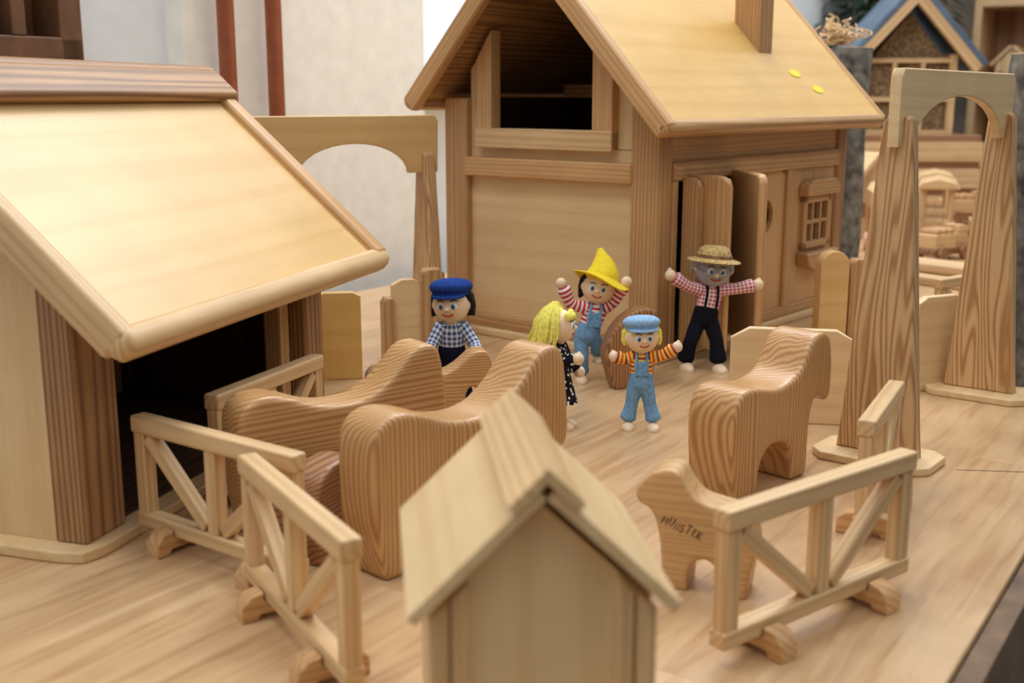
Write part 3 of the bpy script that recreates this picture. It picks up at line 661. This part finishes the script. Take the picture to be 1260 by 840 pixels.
# yellow hat doll
t, HM = doll('doll in pointed yellow hat with both arms raised, red striped shirt', 6.7, 99.6, 3, 1.0, [(-1.5, -.1, 7.1), (2.3, -.1, 7.2)], [(-2.3, -.3, 8.8), (3.3, -.3, 8.9)],
             [(-.5, .1, 0), (1.2, 1.2, 1.6)], [(-.45, -.3, 2.1), (1.2, .3, 2.9)], 's_red', 'denim', (0, 9, -10), bib=True, torso_lean=(.75, 0))
hair(t, HM, 'black_hair')
HT = HM @ Matrix.Rotation(R(-16), 4, 'X') @ Matrix.Rotation(R(8), 4, 'Y')
m = MB(); vs = []; fs = []; n = 36
rr_ = [(1.12, .66), (1.5, .64), (1.95, .56), (2.15, .48), (2.15, .56), (1.9, .66), (1.4, .78), (1.22, .92)]
for r_, z_ in rr_:
    for i in range(n):
        a = 2*PI*i/n; dz = .28*math.sin(2*a+.6)*max(0, r_-1.2)+.14*math.sin(3*a)*max(0, r_-1.2); vs.append((r_*math.cos(a), r_*math.sin(a), z_+dz))
for k_ in range(len(rr_)-1):
    for i in range(n): j = (i+1) % n; fs.append([k_*n+i, k_*n+j, (k_+1)*n+j, (k_+1)*n+i])
m.add(vs, fs)
m.tube([(0, 0, .8), (-.05, .02, 1.2), (-.18, .05, 1.7), (-.42, .08, 2.15), (-.62, .1, 2.5), (-.78, .1, 2.8)], [1.26, 1.2, .95, .68, .42, .24], 28)
m2 = MB(); m2.add(m.v, m.f, HT); m2.build('pointed_hat', 'yellow_felt', t)
# small doll in dungarees
t, HM = doll('small doll in pale blue cap, dungarees and orange striped shirt', 9.9, 84.8, -4, .84, [(-1.5, -.1, 6.5), (1.9, -.1, 6.9)], [(-2.3, -.2, 6.7), (3.0, -.2, 7.6)],
             [(-1.1, 0, 0), (1.2, -.1, 0)], [(-.8, 0, 2.3), (.85, 0, 2.3)], 's_multi', 'denim', (0, -2, 8), bib=True)
hair(t, HM, 'blond', 14, 1.0, -.4); cap(t, HM, 'denim_pale')
# farmer
t, HM = doll('doll in straw hat and glasses with red gingham shirt and dark trousers', 18.1, 105.0, 8, 1.1, [(-1.6, 0, 7.1), (2.7, 0, 6.8)], [(-3.0, -.2, 8.0), (4.3, -.2, 7.1)],
             [(-1.7, -.4, 0), (.9, -1.3, 0)], [(-1.4, -.8, 2.5), (.8, -1.0, 2.5)], 'c_red', 'dark_cloth', (8, 5, -4), bib=False, braces='dark_cloth', torso_lean=(.5, .2))
MB().ball((0, -.1, -.04), (1.27, 1.16, 1.24), HM, 28, 18).build('face', 'greyface', t)
MB().ball((0, -1.24, -.1), (.22, .22, .18), HM, 14, 10).build('nose', 'skin', t)
hair(t, HM, 'grey_hair', 14, .3, -.3)
m = MB(); m.lathe([(1.1, .66), (1.85, .52), (1.95, .57), (1.85, .67), (1.3, .8), (1.2, 1.17), (1.05, 1.5), (.7, 1.68), (.1, 1.72)], 30, HM @ Matrix.Rotation(R(-10), 4, 'X')); hat = m.build('straw_hat', 'straw', t)
MB().lathe([(1.3, .8), (1.33, .8), (1.3, 1.04), (1.24, 1.04)], 30, HM @ Matrix.Rotation(R(-10), 4, 'X')).build('hat_band', 'bgdark', hat)
for ch in list(t.children):
    if ch.name.split('.')[0] in ('eye', 'eyebrow', 'mouth'): ch.location = HM.to_3x3() @ Vector((0, -.12, 0))*S
gl = MB()
for s in (-1, 1):
    gl.tube([(s*.45+.36*math.cos(a), -1.4, .08+.36*math.sin(a)) for a in [2*PI*i/16 for i in range(17)]], .04, 6, HM)
gl.tube([(-.12, -1.42, .13), (.12, -1.42, .13)], .04, 6, HM)
for s in (-1, 1): gl.tube([(s*.79, -1.38, .13), (s*1.24, -.5, .13), (s*1.32, 0, .1)], .035, 6, HM)
gl.build('glasses', 'metal', t)

# ------------------------------------------------------------------ background
def bark_post(label, x, y, r, hgt):
    t = thing('bark_post', label, 'log post', x, y, 0, 0, 'bark posts')
    m = MB(); n = 16; seg = 26; vs = []; fs = []
    for k_ in range(n+1):
        for i in range(seg):
            a = 2*PI*i/seg; rr = r*(1+.05*math.sin(3*a+k_*.5)+random.uniform(-.02, .02)); vs.append((rr*math.cos(a), rr*math.sin(a), hgt*k_/n))
    for k_ in range(n):
        for i in range(seg): j = (i+1) % seg; fs.append([k_*seg+i, k_*seg+j, (k_+1)*seg+j, (k_+1)*seg+i])
    fs.append(list(range(seg))[::-1]); fs.append([n*seg+i for i in range(seg)])
    m.add(vs, fs); m.build('trunk', 'bark', t)
    MB().lathe([(.1, hgt+.01), (r*.9, hgt+.01), (r*.88, hgt+.1), (.1, hgt+.12)], 24).build('cut_face', 'trunk_cut', t)
bark_post('grey bark post at the right edge, beside the tall archway', 44.8, 99.9, 2.2, 28.6)
bark_post('grey bark post behind the farmhouse roof, shavings on its top', 45.0, 156, 2.7, 31.4)
m = MB()
for i in range(70):
    cx_, cy_, cz_ = random.gauss(0, 1.4), random.gauss(0, 1.2), abs(random.gauss(0, .9))
    rr = random.uniform(.3, .7); ph = random.uniform(0, 6); ax = Matrix.Rotation(random.uniform(0, 3), 4, 'X') @ Matrix.Rotation(random.uniform(0, 3), 4, 'Z')
    m.tube([Vector((cx_, cy_, cz_+.8))+(ax @ Vector((rr*math.cos(ph+a), rr*math.sin(ph+a), a*.12))) for a in [q*.6 for q in range(11)]], .12, 5)
o = m.build('wood_shavings', 'ply'); o.location = (43.2*S, 156*S, 31.6*S); o['kind'] = 'stuff'; tag(o, 'pale curled wood shavings heaped on the bark post', 'wood shavings')

def wagon(label, x, y, rz):
    t = thing('toy_wagon', label, 'toy wagon', x, y, 0, rz, 'blurred toy wagons')
    MB().block((-5.5, -2.8, 1.4), (5.5, 2.8, 2.6), .2).build('chassis', 'bgwood', t)
    for sx in (-1, 0, 1):
        for sy in (-1, 1): MB().tube([(sx*4.6, sy*2.2, 2.6), (sx*4.6, sy*2.2, 10)], .45, 10).build('pillar', 'pine_pale', t)
    MB().block((-5, -2.4, 2.6), (5, 2.4, 5), .2).build('load_box', 'bgwood', t)
    MB().slab([(-3.4, 0), (3.4, 0), (2.8, 1.1), (0, 1.8), (-2.8, 1.1)], 12, T(0, 0, 10) @ YZ, .2).build('roof', 'pine_pale', t)
    for sx in (-1, 1):
        for sy in (-1, 1):
            MB().lathe([(.2, -.4), (1.4, -.4), (1.5, 0), (1.4, .4), (.2, .4)], 22, T(sx*3.6, sy*3.3, 1.5) @ Matrix.Rotation(PI/2, 4, 'X')).build('wheel', 'pink', t)
    return t
WG = [((73, 196), 70, 'blurred pale toy wagon with pillars, nearest behind the right archway'), ((79, 214), 72, 'blurred pale toy wagon seen farther back through the archway'), ((62, 186), 80, 'blurred toy wagon beside the farmhouse corner and bark post'),
      ((93, 212), 30, 'blurred pale toy wagon farthest right, behind the right archway')]
wp = None
for (p, a, lab) in WG:
    t = wagon(lab, p[0], p[1], a) if wp is None else copy_tree(wp)
    wp = wp or t
    t.location = (p[0]*S, p[1]*S, 0); t.rotation_euler.z = R(a); t['label'] = lab
def truck(label):
    t = thing('toy_truck', label, 'toy truck', 0, 0, 0, 0, 'blurred toy trucks')
    MB().block((-4.5, -1.8, .9), (4.5, 1.8, 1.9), .2).build('chassis', 'bgdark', t)
    MB().slab([(1.6, 1.9), (4.4, 1.9), (4.4, 3.6), (3.4, 5.4), (1.6, 5.4)], 3.4, SIDE, .25).build('cab', 'bgwood', t)
    MB().block((-4.4, -1.8, 1.9), (1.2, 1.8, 4.2), .2).build('load_bed', 'pine_pale', t)
    for q in (-3.2, -1.6, 0): MB().tube([(q, -1.4, 4.5), (q, 1.4, 4.5)], .6, 12).build('log', 'larch', t)
    for sx in (-2.8, 2.8):
        for sy in (-1, 1): MB().lathe([(.2, -.3), (1.1, -.3), (1.15, 0), (1.1, .3), (.2, .3)], 20, T(sx, sy*2.15, 1.15) @ Matrix.Rotation(PI/2, 4, 'X')).build('wheel', 'bgdark', t)
    return t
tp = None
for (p, a, sc, lab) in (((68, 179), 35, 1.0, 'blurred wooden toy truck just in front of the nearest wagon with pillars'), ((85, 200), -20, 1.0, 'blurred wooden toy truck between the wagons behind the archway'),
        ((92, 231), 10, 1.2, 'blurred wooden toy truck in front of the brown crate'), ((58, 174), 60, .9, 'blurred wooden toy truck nearest the bark post with shavings')):
    q = truck(lab) if tp is None else copy_tree(tp); tp = tp or q
    q.location = (p[0]*S, p[1]*S, 0); q.rotation_euler.z = R(a); q.scale = (sc, sc, sc); q['label'] = lab
t = thing('plank_stack', 'blurred low stack of pale planks lying behind the right archway', 'planks', 62, 155, 0, 40)
for i, (xx, zz) in enumerate(((-3, 0), (3.4, 0), (0, 1.3))): MB().block((xx-3, -11+i, zz), (xx+3, 11-i, zz+1.2), .2, 1).build('plank', 'bgwood', t)
def small_house(label, x, y, z, rz):
    t = thing('small_toy_house', label, 'toy house', x, y, z, rz, 'blurred small toy houses')
    MB().slab([(-4, 0), (4, 0), (4, 7), (0, 11), (-4, 7)], 9, SIDE, .2, 1).build('walls', 'bgwood', t)
    for s in (-1, 1): slope(MB(), 0, 11.3, s*5, 6.3, -5.2, 5.2, 0, .8, .15).build('roof_board', 'pine_pale' , t)
    MB().block((-1.2, -4.8, 0), (1.2, -4.45, 4.4), .1).build('door', 'bgdark', t)
    for s in (-1, 1): MB().block((s*2.6-.7, -4.8, 3), (s*2.6+.7, -4.45, 5), .1).build('window', 'bgdark', t)
    return t
t = thing('display_crate', 'blurred brown wooden crate under the insect hotel', 'crate', 82, 248, 0, -2)
MB().block((-15, -10, 0), (15, 10, 17.4), .3, 0).build('box', 'bgdark', t)
for z in (1, 6.5, 12): MB().block((-15.4, -10.5, z), (15.4, -10, z+4), .2).build('slat', 'bgwood', t)
ih = thing('insect_hotel', 'blurred wooden insect hotel with slate blue roof on a crate', 'insect hotel', 82, 247, 17.4, -2)
ih.scale = (1.12, 1.12, 1.12)
MB().slab([(-8, 0), (8, 0), (8, 14), (0, 23.5), (-8, 14)], .8, T(0, 6, 0) @ SIDE, .1, 1).build('back_board', 'bgwood', ih)
for s in (-1, 1):
    MB().block((s*8-.6, -6, 0), (s*8+.6, 6.4, 14.5), .1).build('side_board', 'bgwood', ih)
    slope(MB(), 0, 26, s*12.5, 12.2, -8.5, 8.5, 0, 1.1, .15, 1, 0, 1).build('roof_board', 'slate', ih)
    slope(MB(), 0, 25.2, s*12, 12, -8.4, -7, -1.2, 2.2, .15, 0, 0, 1).build('rake_board', 'bgwood', ih)
for z in (0, 6, 13): MB().block((-7.5, -5.6, z), (7.5, 5.6, z+.9), .1).build('shelf', 'bgwood', ih)
for xx in (-2.6, 2.6): MB().block((xx-.4, -5.6, .9), (xx+.4, 5.6, 13), .1).build('divider', 'bgwood', ih)
MB().block((-7.2, -4.8, .9), (7.2, 5, 13), .1).build('filling', 'reed', ih)
MB().slab([(-6.6, 13.9), (6.6, 13.9), (0, 22)], 9, SIDE, .1).build('filling', 'reed', ih)
def fir(label, x, y, hgt, rad):
    t = thing('fir_tree', label, 'fir tree', x, y, -75, 0)
    MB().tube([(0, 0, 2), (0, 0, hgt*.95)], [2.5, .6], 10).build('trunk', 'brown', t)
    MB().lathe([(8, 0), (10, 14), (9, 14), (8.5, 12)], 24).build('pot', 'bgdark', t)
    m = MB()
    for i in range(4200):
        z = hgt*(.18+.82*random.random()); r_ = rad*min(1, 2.2*(1-(z/hgt-.18)/.86))*random.uniform(.2, 1); a = random.uniform(0, 2*PI); L = random.uniform(4, 8)
        c_ = Vector((r_*math.cos(a), r_*math.sin(a), z)); d = Vector((math.cos(a), math.sin(a), random.uniform(-.8, .2))).normalized(); sd = Vector((-math.sin(a), math.cos(a), 0))*random.uniform(.8, 1.6)
        m.add([c_, c_+d*L*.5+sd, c_+d*L, c_+d*L*.5-sd], [[0, 1, 2, 3]])
    m.build('foliage', 'fir', t)
fir('dark fir tree beyond the farmhouse roof, left of the insect hotel', 98, 318, 190, 20)
t = thing('shelf_unit', 'blurred wooden shelf unit against the back wall, right of the insect hotel', 'shelf', 152, 316, -75, -34)
for xx in (-24, 24): MB().block((xx-1, -9, 0), (xx+1, 8, 160), .2).build('side_board', 'bgwood', t)
MB().block((-23, 7, 2), (23, 8, 158), .1).build('back_board', 'bgdark', t)
for z in (40, 75, 100, 124, 150): MB().block((-23, -9, z), (23, 7, z+2), .2).build('shelf_board', 'bgwood', t)
SH = [(-15, 102.1), (0, 102.1), (14, 102.1), (-14, 77.1), (2, 77.1), (15, 77.1), (-13, 126.1), (3, 126.1), (15, 126.1)]
sp = None
cA, sA = math.cos(R(-34)), math.sin(R(-34))
for i, (xx, zz) in enumerate(SH):
    row = {102: 'the middle shelf', 77: 'the lower shelf', 126: 'the upper shelf'}[int(zz)]; pos = ('left', 'centre', 'right')[i % 3]
    lab = 'small blurred toy house at the %s of %s at the back' % (pos, row)
    q = small_house(lab, 0, 0, 0, 0) if sp is None else copy_tree(sp); sp = sp or q
    q.location = ((152+xx*cA+1*sA)*S, (316+xx*sA-1*cA)*S, (zz-75)*S); q.rotation_euler.z = R(-34+random.uniform(-12, 12)); q['label'] = lab
for (xx, yy, rz, sc, lab) in ((64, 212, 20, 1.3, 'small blurred toy house on the table, left of the wagons behind the archway'), (109, 246, -10, 1.5, 'small blurred toy house on the table, right of the crate'),
        (108, 226, -30, 1.2, 'small blurred toy house farthest right on the table'), (82, 178, 15, 1.1, 'small blurred toy house between the right arch post and the wagons')):
    q = copy_tree(sp); q.location = (xx*S, yy*S, 0); q.rotation_euler.z = R(rz); q.scale = (sc, sc, sc); q['label'] = lab

# ------------------------------------------------------------------ light, world, camera
wd = bpy.data.worlds.new('world'); bpy.context.scene.world = wd; wd.use_nodes = True
bg = wd.node_tree.nodes['Background']; bg.inputs[0].default_value = (.94, .97, 1, 1); bg.inputs[1].default_value = 1.08
def area(name, loc, target, size, energy, col=(1, 1, 1)):
    l = bpy.data.lights.new(name, 'AREA'); l.shape = 'RECTANGLE'; l.size = size[0]; l.size_y = size[1]; l.energy = energy; l.color = col
    o = bpy.data.objects.new(name, l); C.objects.link(o); o.location = loc
    o.rotation_euler = (Vector(target)-Vector(loc)).to_track_quat('-Z', 'Y').to_euler()
area('ceiling_panel_lamp', (-.6, .4, 2.0), (-.1, .95, 0), (.9, .5), 10, (.98, .99, 1))
area('window_light', (-.3, 1.78, .95), (.1, .8, .0), (.5, .7), 7, (.93, .97, 1))
area('back_lamp', (.6, 2.2, 1.8), (.05, .9, 0), (.9, .6), 12, (.98, .99, 1))
area('wall_wash_fill', (.1, 1.5, 1.7), (-.5, 1.5, .2), (.6, .4), 9, (.96, .98, 1))  # added fill that brightens the plaster wall, no fixture there
area('back_room_fill', (1.0, 2.2, 1.9), (1.1, 2.9, .2), (.8, .5), 9, (1, .98, .95))  # fill light aimed at the back of the room
cam = bpy.data.cameras.new('camera'); co = bpy.data.objects.new('camera', cam); C.objects.link(co)
cam.sensor_width = 36; cam.lens = 40; cam.clip_start = .01
co.location = (0, 0, .25); co.rotation_euler = (PI/2-math.atan(300/1400), 0, 0)
cam.dof.use_dof = True; cam.dof.focus_distance = .84; cam.dof.aperture_fstop = 9
bpy.context.scene.camera = co
bpy.context.scene.view_settings.view_transform = 'Standard'
